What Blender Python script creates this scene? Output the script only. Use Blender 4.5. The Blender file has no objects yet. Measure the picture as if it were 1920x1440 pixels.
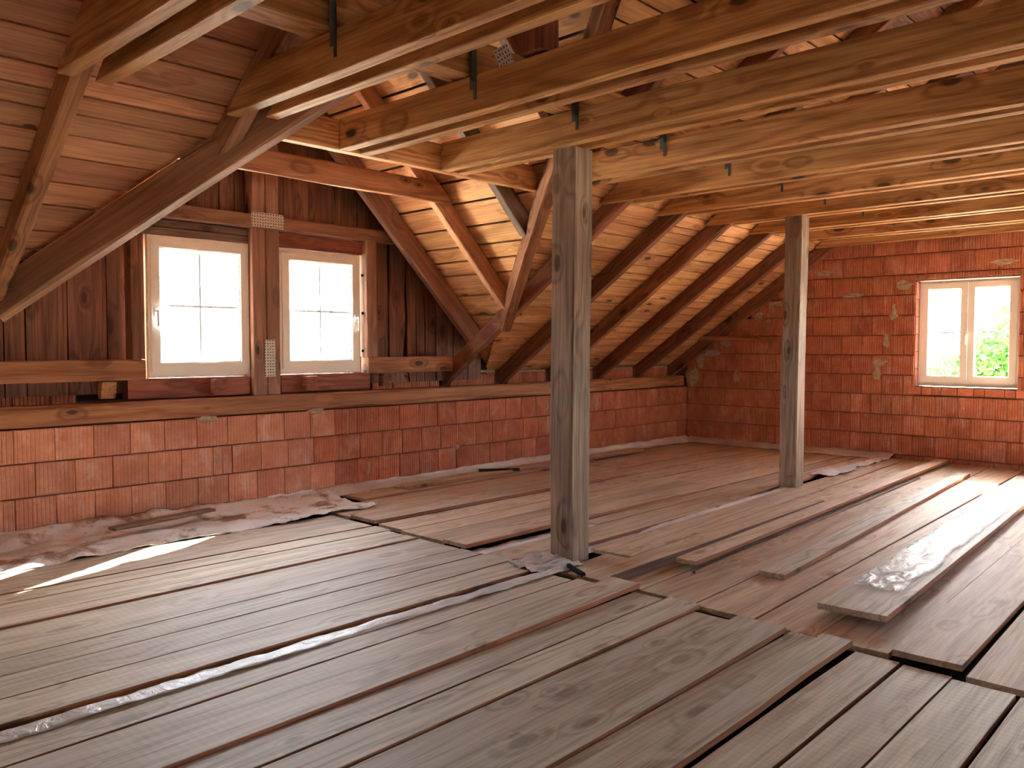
import bpy, bmesh, math, random
from mathutils import Vector, Matrix, noise

rnd = random.Random(11)
scene = bpy.context.scene
C = scene.collection
sin, cos, tan, pi = math.sin, math.cos, math.tan, math.pi

# ------------------------------------------------------------------ camera
FPX = 1549.0
pitch = math.atan(70 / FPX)
az = math.radians(43.47)
cam_data = bpy.data.cameras.new('camera')
cam_data.sensor_fit = 'HORIZONTAL'
cam_data.sensor_width = 36.0
cam_data.lens = 36.0 * FPX / 1920.0
cam_data.clip_start = 0.05
cam_data.clip_end = 400
cam = bpy.data.objects.new('camera', cam_data)
C.objects.link(cam)
fwd = Vector((cos(az) * cos(pitch), sin(az) * cos(pitch), -sin(pitch)))
cam.location = (0, 0, 1.36)
cam.rotation_euler = fwd.to_track_quat('-Z', 'Y').to_euler()
scene.camera = cam

# ------------------------------------------------------------------ sky, sun, exposure
SUN_AZ = Vector((-0.88, -0.475, 0)).normalized()      # horizontal travel of the light
SUN_TAN = 0.66
sun_dir = Vector((SUN_AZ.x, SUN_AZ.y, -SUN_TAN)).normalized()
world = bpy.data.worlds.new('world')
scene.world = world
world.use_nodes = True
wn = world.node_tree.nodes
wl = world.node_tree.links
wn.clear()
w_out = wn.new('ShaderNodeOutputWorld')
w_bg = wn.new('ShaderNodeBackground')
w_sky = wn.new('ShaderNodeTexSky')
w_sky.sky_type = 'NISHITA'
w_sky.sun_disc = False
w_sky.sun_elevation = math.atan(SUN_TAN)
w_sky.sun_rotation = math.atan2(-SUN_AZ.x, -SUN_AZ.y)
w_sky.air_density = 1.0
w_sky.dust_density = 1.6
w_sky.ozone_density = 0.6
w_bg.inputs['Strength'].default_value = 0.80
w_hs = wn.new('ShaderNodeHueSaturation')       # hazy, washed-out sky
w_hs.inputs['Saturation'].default_value = 0.55
wl.new(w_sky.outputs[0], w_hs.inputs['Color'])
wl.new(w_hs.outputs[0], w_bg.inputs[0])
wl.new(w_bg.outputs[0], w_out.inputs[0])

sun_data = bpy.data.lights.new('sun', 'SUN')
sun_data.energy = 36.0
sun_data.angle = math.radians(0.53)
sun_data.color = (1.0, 0.93, 0.82)
sun = bpy.data.objects.new('sun', sun_data)
C.objects.link(sun)
sun.rotation_euler = sun_dir.to_track_quat('-Z', 'Y').to_euler()
sun.location = (25, 15, 20)

scene.view_settings.view_transform = 'Standard'
scene.view_settings.look = 'None'
scene.view_settings.gamma = 1.0
scene.view_settings.use_curve_mapping = False
scene.view_settings.exposure = 3.0
cy = scene.cycles
cy.max_bounces = 8
cy.diffuse_bounces = 6
cy.glossy_bounces = 2
cy.use_adaptive_sampling = True
cy.adaptive_threshold = 0.08
cy.adaptive_min_samples = 16
cy.transmission_bounces = 4
cy.transparent_max_bounces = 8
cy.caustics_reflective = False
cy.caustics_refractive = False
cy.sample_clamp_indirect = 8.0
cy.use_denoising = True


def portal(loc, size, normal):
    d = bpy.data.lights.new('window_portal', 'AREA')
    d.shape = 'RECTANGLE'
    d.size, d.size_y = size
    d.cycles.is_portal = True
    o = bpy.data.objects.new('window_portal', d)
    C.objects.link(o)
    o.location = loc
    o.rotation_euler = Vector(normal).to_track_quat('-Z', 'Z').to_euler()
    return o


# ------------------------------------------------------------------ materials
def lin(r, g, b):
    def f(c):
        c /= 255.0
        return c / 12.92 if c <= 0.04045 else ((c + 0.055) / 1.055) ** 2.4
    return (f(r), f(g), f(b), 1.0)


class NT:
    def __init__(self, name):
        self.m = bpy.data.materials.new(name)
        self.m.use_nodes = True
        self.t = self.m.node_tree
        self.t.nodes.clear()

    def n(self, kind, **kw):
        nd = self.t.nodes.new('ShaderNode' + kind)
        for k, v in kw.items():
            setattr(nd, k, v)
        return nd

    def l(self, a, b):
        self.t.links.new(a, b)

    def put(self, sock, v):
        if isinstance(v, bpy.types.NodeSocket):
            self.l(v, sock)
        else:
            sock.default_value = v

    def math(self, op, a, b=0.0, c=0.0, clamp=False):
        nd = self.n('Math', operation=op, use_clamp=clamp)
        for i, v in enumerate((a, b, c)):
            self.put(nd.inputs[i], v)
        return nd.outputs[0]

    def vmul(self, a, v):
        nd = self.n('VectorMath', operation='MULTIPLY')
        self.l(a, nd.inputs[0])
        nd.inputs[1].default_value = v
        return nd.outputs[0]

    def vadd(self, a, b):
        nd = self.n('VectorMath', operation='ADD')
        self.l(a, nd.inputs[0])
        self.put(nd.inputs[1], b)
        return nd.outputs[0]

    def noise(self, vec, scale, detail=2.0, rough=0.5, dist=0.0):
        nd = self.n('TexNoise')
        self.l(vec, nd.inputs['Vector'])
        nd.inputs['Scale'].default_value = scale
        nd.inputs['Detail'].default_value = detail
        nd.inputs['Roughness'].default_value = rough
        nd.inputs['Distortion'].default_value = dist
        return nd.outputs[0]

    def mapr(self, v, a, b, c, d, smooth=False):
        nd = self.n('MapRange')
        if smooth:
            nd.interpolation_type = 'SMOOTHSTEP'
        self.put(nd.inputs['Value'], v)
        nd.inputs['From Min'].default_value = a
        nd.inputs['From Max'].default_value = b
        nd.inputs['To Min'].default_value = c
        nd.inputs['To Max'].default_value = d
        return nd.outputs[0]

    def mix(self, f, a, b, mode='MIX'):
        nd = self.n('Mix', data_type='RGBA', blend_type=mode)
        self.put(nd.inputs[0], f)
        self.put(nd.inputs[6], a)
        self.put(nd.inputs[7], b)
        return nd.outputs[2]

    def bsdf(self, col, rough=0.6, spec=0.4, bump=None, bstr=0.3, bdist=0.01, **kw):
        b = self.n('BsdfPrincipled')
        self.put(b.inputs['Base Color'], col)
        self.put(b.inputs['Roughness'], rough)
        b.inputs['Specular IOR Level'].default_value = spec
        for k, v in kw.items():
            self.put(b.inputs[k], v)
        if bump is not None:
            bn = self.n('Bump')
            bn.inputs['Strength'].default_value = bstr
            bn.inputs['Distance'].default_value = bdist
            self.l(bump, bn.inputs['Height'])
            self.l(bn.outputs[0], b.inputs['Normal'])
        o = self.n('OutputMaterial')
        self.l(b.outputs[0], o.inputs[0])
        return b

    def local(self, k=1.0):
        tc = self.n('TexCoord')
        oi = self.n('ObjectInfo')
        cx = self.n('CombineXYZ')
        for i, f in enumerate((37.0, 91.0, 53.0)):
            self.l(self.math('MULTIPLY', oi.outputs['Random'], f * k), cx.inputs[i])
        return self.vadd(tc.outputs['Object'], cx.outputs[0]), oi.outputs['Random'], tc.outputs['Object']


def wood(name, light, dark, knot=(0.05, 0.022, 0.012, 1), rings=9.0, ring_amt=0.55, knot_amt=1.0,
         vary=0.22, stain=None, stain_amt=0.0, rough=0.62, saw=0.0, spec=0.3, pale=None):
    t = NT(name)
    p, rv, pobj = t.local()
    # knots: one in some cells, grain bends round them
    vor = t.n('TexVoronoi', feature='F1')
    t.l(t.vmul(p, (2.6, 6.0, 6.0)), vor.inputs['Vector'])
    vor.inputs['Scale'].default_value = 1.0
    sep = t.n('SeparateColor')
    t.l(vor.outputs['Color'], sep.inputs[0])
    pick = t.math('GREATER_THAN', sep.outputs[0], 0.22)
    size = t.mapr(sep.outputs[1], 0, 1, 0.07, 0.20)
    kd = t.math('DIVIDE', vor.outputs['Distance'], size)
    kmask = t.math('MULTIPLY', t.mapr(kd, 0.75, 1.15, 1.0, 0.0, True), pick)
    halo = t.math('MULTIPLY', t.mapr(kd, 1.0, 3.2, 1.0, 0.0, True), pick)
    g = t.noise(t.vmul(p, (0.30, 4.2, 4.2)), 1.0, 1.0, 0.45)
    phase = t.math('ADD', t.math('MULTIPLY', g, rings), t.math('MULTIPLY', halo, 1.1))
    s = t.math('MULTIPLY_ADD', t.math('SINE', t.math('MULTIPLY', phase, 6.2832)), 0.5, 0.5)
    s = t.math('POWER', s, 1.8)
    fib = t.noise(t.vmul(p, (2.4, 70, 70)), 1.0, 2.0, 0.75)
    big = t.noise(t.vmul(p, (1.0, 5.0, 5.0)), 1.0, 3.0, 0.6)
    f = t.math('ADD', t.math('MULTIPLY', s, ring_amt), t.mapr(fib, 0.36, 0.66, 0.0, 0.60), clamp=True)
    f = t.math('ADD', f, t.math('MULTIPLY', halo, 0.35 * knot_amt), clamp=True)
    col = t.mix(f, light, dark)
    if stain is not None:
        col = t.mix(t.mapr(big, 0.42, 0.66, 0.0, stain_amt), col, stain)
    if pale is not None:
        col = t.mix(t.mapr(big, 0.46, 0.30, 0.0, 0.6), col, pale)
    col = t.mix(t.math('MULTIPLY', kmask, 0.85 * knot_amt), col, knot)
    val = t.math('MULTIPLY', t.mapr(big, 0.25, 0.75, 0.80, 1.18), t.mapr(rv, 0, 1, 1 - vary, 1 + vary))
    hsv = t.n('HueSaturation')
    t.l(col, hsv.inputs['Color'])
    t.l(val, hsv.inputs['Value'])
    t.l(t.mapr(t.math('FRACT', t.math('MULTIPLY', rv, 7.31)), 0, 1, 0.496, 0.505), hsv.inputs['Hue'])
    h = fib
    if saw > 0:
        wv = t.n('TexWave', wave_type='BANDS', bands_direction='X')
        t.l(p, wv.inputs['Vector'])
        wv.inputs['Scale'].default_value = 9.0
        wv.inputs['Distortion'].default_value = 0.0
        h = t.math('ADD', h, t.math('MULTIPLY', wv.outputs['Fac'], saw))
    t.bsdf(hsv.outputs[0], rough, spec, h, 0.35, 0.006)
    return t.m


W_COLLAR = wood('wood_collar', lin(212, 158, 102), lin(156, 102, 60), rings=10, ring_amt=0.58)
W_RAFTER = wood('wood_rafter', lin(152, 100, 72), lin(104, 62, 44), rings=8, ring_amt=0.45)
W_ROOF = wood('wood_roof_board', lin(212, 154, 116), lin(160, 106, 78), rings=6, ring_amt=0.35, vary=0.16)
W_ROOFY = wood('wood_roof_board_yellow', lin(222, 166, 114), lin(170, 116, 74), rings=6, ring_amt=0.35, vary=0.14)
W_WALL = wood('wood_wall_board', lin(152, 104, 82), lin(100, 62, 48), rings=8, ring_amt=0.5,
              stain=lin(80, 50, 46), stain_amt=0.55, vary=0.2)
W_FRAME = wood('wood_dormer_frame', lin(174, 132, 108), lin(130, 94, 76), rings=7, ring_amt=0.4, vary=0.12)
W_RED = wood('wood_red_beam', lin(162, 98, 80), lin(116, 64, 50), rings=7, ring_amt=0.5, vary=0.1)
W_PLATE = wood('wood_plate', lin(184, 130, 90), lin(134, 86, 56), rings=7, ring_amt=0.5, vary=0.06)
W_POST = wood('wood_post', lin(184, 160, 138), lin(122, 98, 80), rings=9, ring_amt=0.45, knot_amt=0.9,
              stain=lin(92, 80, 72), stain_amt=0.6, vary=0.05)
W_GREY = wood('wood_grey', lin(150, 124, 108), lin(98, 74, 62), rings=8, ring_amt=0.4, stain=lin(86, 74, 70), stain_amt=0.6)
W_FLOOR = wood('wood_floor', lin(222, 207, 182), lin(158, 136, 110), knot=lin(96, 66, 50), rings=8, ring_amt=0.42, knot_amt=0.42,
               stain=lin(158, 142, 126), stain_amt=0.6, vary=0.13, rough=0.6, saw=0.12, spec=0.35, pale=lin(222, 206, 190))
W_FLOORB = wood('wood_floor_far', lin(220, 192, 158), lin(168, 132, 102), knot=lin(96, 60, 44), rings=8, ring_amt=0.42, knot_amt=0.42,
                stain=lin(160, 134, 114), stain_amt=0.6, vary=0.13, rough=0.62, saw=0.16, spec=0.3, pale=lin(216, 190, 170))
W_VALLEY = wood('wood_valley', lin(190, 144, 112), lin(140, 97, 74), rings=8, ring_amt=0.4, stain=lin(108, 80, 66), stain_amt=0.5, vary=0.05)
W_EDGE = wood('wood_sawn_edge', lin(170, 112, 78), lin(120, 74, 50), rings=5, ring_amt=0.3, vary=0.1)
W_DARK = wood('wood_dark_board', lin(128, 98, 86), lin(84, 58, 50), rings=9, ring_amt=0.5, stain=lin(70, 54, 50), stain_amt=0.7)


def brick_mat(name, base, dark, ribs, white=0.5, vary=0.14):
    t = NT(name)
    p, rv, po = t.local()
    n1 = t.noise(p, 5.0, 4.0, 0.6)
    n2 = t.noise(p, 22.0, 3.0, 0.6)
    col = t.mix(t.mapr(n1, 0.3, 0.72, 0, 1), base, dark)
    col = t.mix(t.mapr(n2, 0.45, 0.75, 0.0, 0.45), col, dark)
    # lime bloom: drips and clouds with ragged edges
    e1 = t.noise(t.vmul(p, (2.4, 2.4, 1.3)), 2.2, 5.0, 0.68, 0.4)
    e2 = t.noise(t.vmul(p, (30, 30, 5)), 1.0, 3.0, 0.6)
    em = t.math('MULTIPLY', t.mapr(e1, 0.52, 0.68, 0.0, 1.0), t.mapr(e2, 0.36, 0.66, 0.25, 1.0))
    col = t.mix(t.math('MULTIPLY', em, white), col, lin(224, 190, 178))
    hsv = t.n('HueSaturation')
    t.l(col, hsv.inputs['Color'])
    t.l(t.mapr(rv, 0, 1, 1 - vary, 1 + vary), hsv.inputs['Value'])
    t.l(t.mapr(t.math('FRACT', t.math('MULTIPLY', rv, 5.7)), 0, 1, 0.497, 0.504), hsv.inputs['Hue'])
    wv = t.n('TexWave', wave_type='BANDS', bands_direction='X', wave_profile='SIN')
    t.l(po, wv.inputs['Vector'])
    wv.inputs['Scale'].default_value = 11.4
    wv.inputs['Distortion'].default_value = 0.15
    groove = t.mapr(wv.outputs['Fac'], 0.0, 0.45, 0.0, 1.0)
    h = t.math('ADD', t.math('MULTIPLY', groove, ribs), t.math('MULTIPLY', n2, 0.25))
    t.bsdf(hsv.outputs[0], 0.85, 0.2, h, 0.8, 0.014)
    return t.m


B_RIB = brick_mat('brick_ribbed', lin(202, 126, 96), lin(168, 94, 70), 1.0, 0.45)
B_PLAIN = brick_mat('brick_plain', lin(216, 154, 126), lin(188, 116, 92), 0.28, 0.7)


def simple(name, col, rough=0.6, spec=0.4, var=0.0, nscale=8.0, bstr=0.0, **kw):
    t = NT(name)
    p, rv, po = t.local()
    c = col
    bump = None
    if var > 0:
        nz = t.noise(p, nscale, 4.0, 0.6)
        c = t.mix(t.mapr(nz, 0.3, 0.7, 0.0, 1.0), tuple(x * (1 - var) for x in col[:3]) + (1,), tuple(min(1, x * (1 + var)) for x in col[:3]) + (1,))
        bump = nz
    t.bsdf(c, rough, spec, bump if bstr > 0 else None, bstr, 0.01, **kw)
    return t.m


M_MORTAR = simple('mortar', lin(172, 152, 134), 0.9, 0.1, 0.25, 26, 0.5)
M_MORTARD = simple('mortar_joint', lin(104, 68, 56), 0.9, 0.1, 0.25, 26, 0.4)
M_DARK = simple('underlay_dark', lin(40, 32, 30), 0.9, 0.1, 0.2)
M_FELT = simple('roof_felt', lin(62, 50, 46), 0.9, 0.1, 0.2)
M_WHITE = simple('window_white', lin(246, 244, 240), 0.35, 0.5)
M_MUNTIN = simple('muntin_grey', lin(205, 205, 205), 0.4, 0.5)
M_HANDLE = simple('handle_metal', lin(226, 226, 226), 0.3, 0.6)
M_SEAL = simple('foam_seal', lin(232, 214, 180), 0.9, 0.1, 0.1, 40, 0.6)
M_STEEL = simple('steel_strap', lin(96, 108, 116), 0.42, 0.5, 0.2, 30, 0.1, Metallic=0.75)
M_STUMP = simple('render_plain', lin(196, 160, 130), 0.8, 0.2, 0.1)
M_EARTH = simple('ground', lin(196, 190, 172), 0.9, 0.1, 0.15, 0.2)
M_TILE = simple('eave_tile', lin(196, 128, 96), 0.8, 0.2, 0.2, 6)
M_ROOFT = simple('roof_tile', lin(120, 96, 92), 0.8, 0.2, 0.1)
M_HOUSE = simple('house_render', lin(226, 222, 214), 0.8, 0.2)
M_BARK = simple('bark', lin(110, 92, 74), 0.9, 0.1, 0.3, 8, 0.5)
M_LEAF = simple('leaf', lin(78, 122, 40), 0.55, 0.3, 0.25, 1.2)


def plate_mat():
    t = NT('perforated_zinc')
    tc = t.n('TexCoord')
    vor = t.n('TexVoronoi', feature='F1')
    vor.voronoi_dimensions = '2D'
    sp = t.n('SeparateXYZ')
    t.l(tc.outputs['Object'], sp.inputs[0])
    cb = t.n('CombineXYZ')
    t.l(sp.outputs[0], cb.inputs[0])
    t.l(sp.outputs[2], cb.inputs[1])
    t.l(t.vmul(cb.outputs[0], (40, 40, 40)), vor.inputs['Vector'])
    vor.inputs['Scale'].default_value = 1.0
    vor.inputs['Randomness'].default_value = 0.18
    hole = t.math('LESS_THAN', vor.outputs['Distance'], 0.23)
    col = t.mix(hole, lin(206, 198, 190), lin(52, 44, 42))
    t.bsdf(col, 0.5, 0.5, Metallic=0.25)
    return t.m


M_PERF = plate_mat()


def glass_mat():
    t = NT('window_glass')
    tr = t.n('BsdfTransparent')
    tr.inputs[0].default_value = (0.96, 0.98, 0.98, 1)
    gl = t.n('BsdfGlossy')
    gl.inputs['Roughness'].default_value = 0.02
    lw = t.n('LayerWeight')
    lw.inputs[0].default_value = 0.15
    mx = t.n('MixShader')
    t.l(t.math('MULTIPLY', lw.outputs['Fresnel'], 0.6), mx.inputs[0])
    t.l(tr.outputs[0], mx.inputs[1])
    t.l(gl.outputs[0], mx.inputs[2])
    o = t.n('OutputMaterial')
    t.l(mx.outputs[0], o.inputs[0])
    return t.m


M_GLASS = glass_mat()


def film_mat():
    t = NT('plastic_film')
    tc = t.n('TexCoord')
    n1 = t.noise(tc.outputs['Object'], 14.0, 4.0, 0.6, 1.2)
    n2 = t.noise(tc.outputs['Object'], 2.5, 3.0, 0.6)
    col = t.mix(t.mapr(n2, 0.35, 0.7, 0, 1), lin(226, 220, 214), lin(190, 176, 164))
    t.bsdf(col, 0.38, 0.5, n1, 0.6, 0.02)
    return t.m


M_FILM = film_mat()


def dirt_film_mat():
    t = NT('dusty_film')
    tc = t.n('TexCoord')
    n1 = t.noise(tc.outputs['Object'], 11.0, 4.0, 0.6, 1.2)
    n2 = t.noise(tc.outputs['Object'], 3.2, 5.0, 0.65)
    col = t.mix(t.mapr(n2, 0.52, 0.62, 0, 1), lin(232, 230, 228), lin(158, 128, 108))
    t.bsdf(col, 0.5, 0.4, n1, 0.6, 0.02)
    return t.m


M_DUSTY = dirt_film_mat()


# ------------------------------------------------------------------ builders
def link(name, me, mat, parent=None):
    o = bpy.data.objects.new(name, me)
    C.objects.link(o)
    if mat is not None and len(me.materials) == 0:
        me.materials.append(mat)
    if parent is not None:
        o.parent = parent
    return o


def mk(name, verts, faces, mat, parent=None, smooth=False):
    me = bpy.data.meshes.new(name)
    me.from_pydata([tuple(v) for v in verts], [], faces)
    me.update()
    bm = bmesh.new()
    bm.from_mesh(me)
    bmesh.ops.recalc_face_normals(bm, faces=bm.faces)
    bm.to_mesh(me)
    bm.free()
    if smooth:
        for p in me.polygons:
            p.use_smooth = True
    return link(name, me, mat, parent)


def tag(o, label, cat, group=None):
    o['label'] = label
    o['category'] = cat
    if group:
        o['group'] = group
    return o


def struct(o, label=None):
    o['kind'] = 'structure'
    if label:
        o['label'] = label
    return o


def empty(name, loc=(0, 0, 0)):
    o = bpy.data.objects.new(name, None)
    C.objects.link(o)
    o.location = loc
    o.empty_display_size = 0.1
    return o


BOXF = [(0, 1, 3, 2), (4, 6, 7, 5), (0, 4, 5, 1), (2, 3, 7, 6), (0, 2, 6, 4), (1, 5, 7, 3)]


def boxes(lst):
    vs, fs = [], []
    for (x0, x1, y0, y1, z0, z1) in lst:
        b = len(vs)
        for x in (x0, x1):
            for y in (y0, y1):
                for z in (z0, z1):
                    vs.append((x, y, z))
        fs += [tuple(b + i for i in f) for f in BOXF]
    return vs, fs


def bevel_box(name, size, mat, bev=0.004, parent=None, loc=(0, 0, 0)):
    me = bpy.data.meshes.new(name)
    bm = bmesh.new()
    bmesh.ops.create_cube(bm, size=1.0)
    bmesh.ops.scale(bm, vec=size, verts=bm.verts)
    if bev > 0:
        bmesh.ops.bevel(bm, geom=bm.edges[:], offset=bev, segments=1, affect='EDGES')
    bm.to_mesh(me)
    bm.free()
    o = link(name, me, mat, parent)
    o.location = loc
    return o


def beam(name, p0, p1, w, h, mat, up=(0, 0, 1), parent=None, cut0=(0, 0), cut1=(0, 0), seg=6, ch=0.006, wane=0.006, bow=0.004, seed=None):
    """squared timber from p0 to p1 (section centres), local X along the grain; cut = end shear by (z, y)"""
    r = random.Random(seed if seed is not None else rnd.random())
    p0, p1 = Vector(p0), Vector(p1)
    d = p1 - p0
    L = d.length
    x = d.normalized()
    u = Vector(up)
    z = (u - x * u.dot(x)).normalized()
    y = z.cross(x)
    ph = [r.uniform(0, 100) for _ in range(6)]
    vs, fs = [], []
    for i in range(seg + 1):
        f = i / seg
        c = [ch + wane * max(0.0, noise.noise(Vector((f * L * 1.3, ph[k], 0.0))) * 2.2) for k in range(4)]
        oy = bow * noise.noise(Vector((f * L * 0.6, ph[4], 3.0)))
        oz = bow * noise.noise(Vector((f * L * 0.6, ph[5], 7.0)))
        sec = []
        for k, (sy, sz) in enumerate(((-1, -1), (1, -1), (1, 1), (-1, 1))):
            a = (sy * (w / 2 - c[k]), sz * h / 2)
            b = (sy * w / 2, sz * (h / 2 - c[k]))
            sec += [a, b] if k in (0, 2) else [a, b]
        # order round the section
        order = [(-1, -1, 1), (-1, -1, 0), (1, -1, 0), (1, -1, 1), (1, 1, 1), (1, 1, 0), (-1, 1, 0), (-1, 1, 1)]
        idx = {(-1, -1): 0, (1, -1): 1, (1, 1): 2, (-1, 1): 3}
        for sy, sz, which in order:
            k = idx[(sy, sz)]
            yy, zz = sec[2 * k + which]
            xx = f * L
            if i == 0:
                xx += cut0[0] * zz + cut0[1] * yy
            if i == seg:
                xx += cut1[0] * zz + cut1[1] * yy
            vs.append((xx, yy + oy, zz + oz))
    for i in range(seg):
        for k in range(8):
            a = i * 8 + k
            b = i * 8 + (k + 1) % 8
            fs.append((a, b, b + 8, a + 8))
    fs.append(tuple(range(7, -1, -1)))
    fs.append(tuple(seg * 8 + k for k in range(8)))
    o = mk(name, vs, fs, mat, parent)
    m = Matrix((x, y, z)).transposed().to_4x4()
    m.translation = p0
    o.matrix_world = m
    return o


def board_xy(name, x0, ya0, yb0, x1, ya1, yb1, mat, ztop=0.0, th=0.028, parent=None, wav=0.003, warp=0.0025, lift0=0.0, lift1=0.0, seg=None, skew0=0.0, skew1=0.0, live=0.0):
    """floor plank: corners on both ends (ya > yb), long axis about X; wavy sawn edges and a slight warp"""
    ym0, ym1 = (ya0 + yb0) / 2, (ya1 + yb1) / 2
    L = math.hypot(x1 - x0, ym1 - ym0)
    ang = math.atan2(ym1 - ym0, x1 - x0)
    seg = seg or max(4, int(L / 0.45))
    s1, s2, s3 = rnd.uniform(0, 99), rnd.uniform(0, 99), rnd.uniform(0, 99)
    vs, fs = [], []
    w0, w1 = (ya0 - yb0), (ya1 - yb1)
    for i in range(seg + 1):
        f = i / seg
        w = w0 + (w1 - w0) * f
        e1 = wav * noise.noise(Vector((f * L * 1.1, s1, 0)))
        e2 = wav * noise.noise(Vector((f * L * 1.1, s2, 0))) - live * (0.5 + 0.5 * noise.noise(Vector((f * L * 2.0, s2, 5))))
        zz = warp * noise.noise(Vector((f * L * 0.7, s3, 0))) + lift0 * max(0, 1 - f * 2.2) ** 1.6 + lift1 * max(0, 1 - (1 - f) * 2.2) ** 1.6
        cup = 0.0015
        xs = f * L + (skew0 if i == 0 else 0) * 0 + 0
        ta, tb = 0.0, 0.0
        if i == 0:
            ta, tb = -skew0, skew0
        if i == seg:
            ta, tb = -skew1, skew1
        c = 0.0018
        hw = w / 2
        vs += [(xs + tb, -hw - e2, zz - th), (xs + tb, -hw - e2, zz - c), (xs + tb, -hw - e2 + c, zz), (xs, 0, zz - cup),
               (xs + ta, hw + e1 - c, zz), (xs + ta, hw + e1, zz - c), (xs + ta, hw + e1, zz - th)]
    for i in range(seg):
        for k in range(7):
            a = i * 7 + k
            b = i * 7 + (k + 1) % 7
            fs.append((a, b, b + 7, a + 7))
    fs.append(tuple(range(6, -1, -1)))
    fs.append(tuple(seg * 7 + k for k in range(7)))
    o = mk(name, vs, fs, mat, parent)
    o.data.materials.append(W_EDGE)
    for i in range(seg):
        for k in (0, 5, 6):
            o.data.polygons[i * 7 + k].material_index = 1
    o.location = (x0, ym0, ztop)
    o.rotation_euler = (0, 0, ang)
    return o


ORD = ['first', 'second', 'third', 'fourth', 'fifth', 'sixth', 'seventh', 'eighth', 'ninth', 'tenth', 'eleventh', 'twelfth']

# ------------------------------------------------------------------ room figures (metres)
YK, XG, XB, YO, YR = 6.40, 10.45, -3.0, -4.2, 1.1
S35 = math.radians(35)
m_ = tan(S35)
RN = Vector((0, sin(S35), cos(S35)))                  # normal of the main slope
RH = 0.16                                             # rafter depth
MZ = lambda Y: 1.09 + m_ * (YK - Y)                   # underside of the rafters
PZ = lambda Y: MZ(Y) + RH / cos(S35)                  # underside of the boarding
DXC = 3.715                                           # dormer middle
DZ = lambda X: 7.50 - abs(X - DXC) - DXC              # underside of the dormer rafters
DPZ = lambda X: DZ(X) + RH * math.sqrt(2)
YF, XF = 5.67, 5.90                                   # foot of the valley
XR = lambda Y: XF - (YF - Y) * 0.7
XL = lambda Y: 2 * DXC - XR(Y)
YVAL = lambda X: YF - (XF - (DXC + abs(X - DXC))) / 0.7
YAPEX = YVAL(DXC)
OH = 7.05                                             # dormer roof runs out to here

# ------------------------------------------------------------------ floor
fl = struct(mk('floor', *boxes([(XB, XG + 0.3, YO, YK + 0.2, -0.30, -0.055)]), M_DARK), 'rough plank floor of the attic')


def fb(x0, ya0, yb0, x1, ya1, yb1, mat=W_FLOOR, **kw):
    kw.setdefault('ztop', rnd.uniform(-0.004, 0.004))
    return board_xy('floor_board', x0, ya0, yb0, x1, ya1, yb1, mat, parent=fl, **kw)


XJ = 3.76
# planks beyond the membrane slit (left)
A = [(5.66, 5.62), (5.20, 5.05), (5.03, 4.84), (4.63, 4.63), (4.49, 4.49), (4.06, 4.06), (3.835, 3.835), (3.578, 3.575), (3.335, 3.335)]
gapw = [0.012, 0.007, 0.016, 0.013, 0.005, 0.018, 0.010, 0]
for i in range(len(A) - 1):
    g = gapw[i]
    fb(-1.6, A[i][0], A[i + 1][0] + g, XJ + 0.03 + rnd.uniform(-0.03, 0.05), A[i][1] - 0.01, A[i + 1][1] + g)
# planks this side of the slit
A2 = [3.20, 3.005, 2.805, 2.60, 2.40, 2.20, 1.965, 1.705, 1.54, 1.38, 1.172, 0.97, 0.725, 0.47, 0.2, -0.1, -0.4]
ends = [3.70, 3.74, 3.80, 3.74, 3.78, 3.70, 3.72, 3.76, 3.74, 3.70, 3.69, 3.66, 3.65, 3.7, 3.7, 3.7]
lifts = [0, 0, 0.028, 0.006, 0.012, 0, 0.014, 0, 0.020, 0, 0, 0, 0, 0, 0, 0]
for i in range(len(A2) - 1):
    g = rnd.choice((0.010, 0.014, 0.018))
    dy = 0.035 if i < 7 else 0.02
    fb(-0.9, A2[i] - dy, A2[i + 1] + g - dy, ends[i], A2[i] + 0.01, A2[i + 1] + g + 0.01, lift1=lifts[i],
       ztop=rnd.uniform(-0.004, 0.003) + (0.012 if i in (2, 6, 8) else 0), live=0.02 if i == 8 else 0)
# planks beyond the joint, running on to the gable wall
B = [(6.33, 5.92, 4.35), (5.90, 5.445, 3.86), (5.435, 5.12, 3.86), (5.085, 4.79, 3.87), (4.775, 4.545, 3.84), (4.53, 4.28, 3.83), (4.265, 4.03, 3.80)]
for i, (a, b, xs) in enumerate(B):
    xm = rnd.uniform(6.4, 8.4)
    up = 0.02 if i in (0, 2, 6) else 0
    fb(xs, a, b, xm, a + 0.02 - 0.04 * (i > 1), b + 0.02 - 0.04 * (i > 1), W_FLOORB, ztop=up + rnd.uniform(-0.003, 0.004))
    fb(xm + 0.02, a + 0.01, b + 0.01, 10.42, a + 0.01, b + 0.01, W_FLOORB, ztop=rnd.uniform(-0.004, 0.006))
fb(5.02, 3.99, 3.845, 10.42, 4.02, 3.86, W_FLOORB)
fb(3.80, 3.815, 3.50, 6.9, 3.83, 3.54, W_FLOORB, ztop=0.004)
fb(6.92, 3.84, 3.60, 10.42, 3.84, 3.70, W_FLOORB)
fb(4.36, 3.40, 3.075, 10.42, 3.56, 3.36, W_FLOORB, ztop=0.006)
fb(3.80, 3.22, 3.065, 4.35, 3.26, 3.075, W_FLOORB)
fb(3.80, 3.05, 2.62, 10.42, 3.34, 2.86, W_FLOORB)
fb(3.80, 2.61, 2.27, 10.42, 2.85, 2.46, W_FLOORB)
fb(3.78, 2.26, 1.925, 10.42, 2.45, 2.125, W_FLOORB)
fb(3.76, 1.915, 1.60, 10.42, 2.11, 1.76, W_FLOORB)
fb(3.76, 1.595, 1.27, 10.42, 1.75, 1.48, W_FLOORB)
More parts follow.
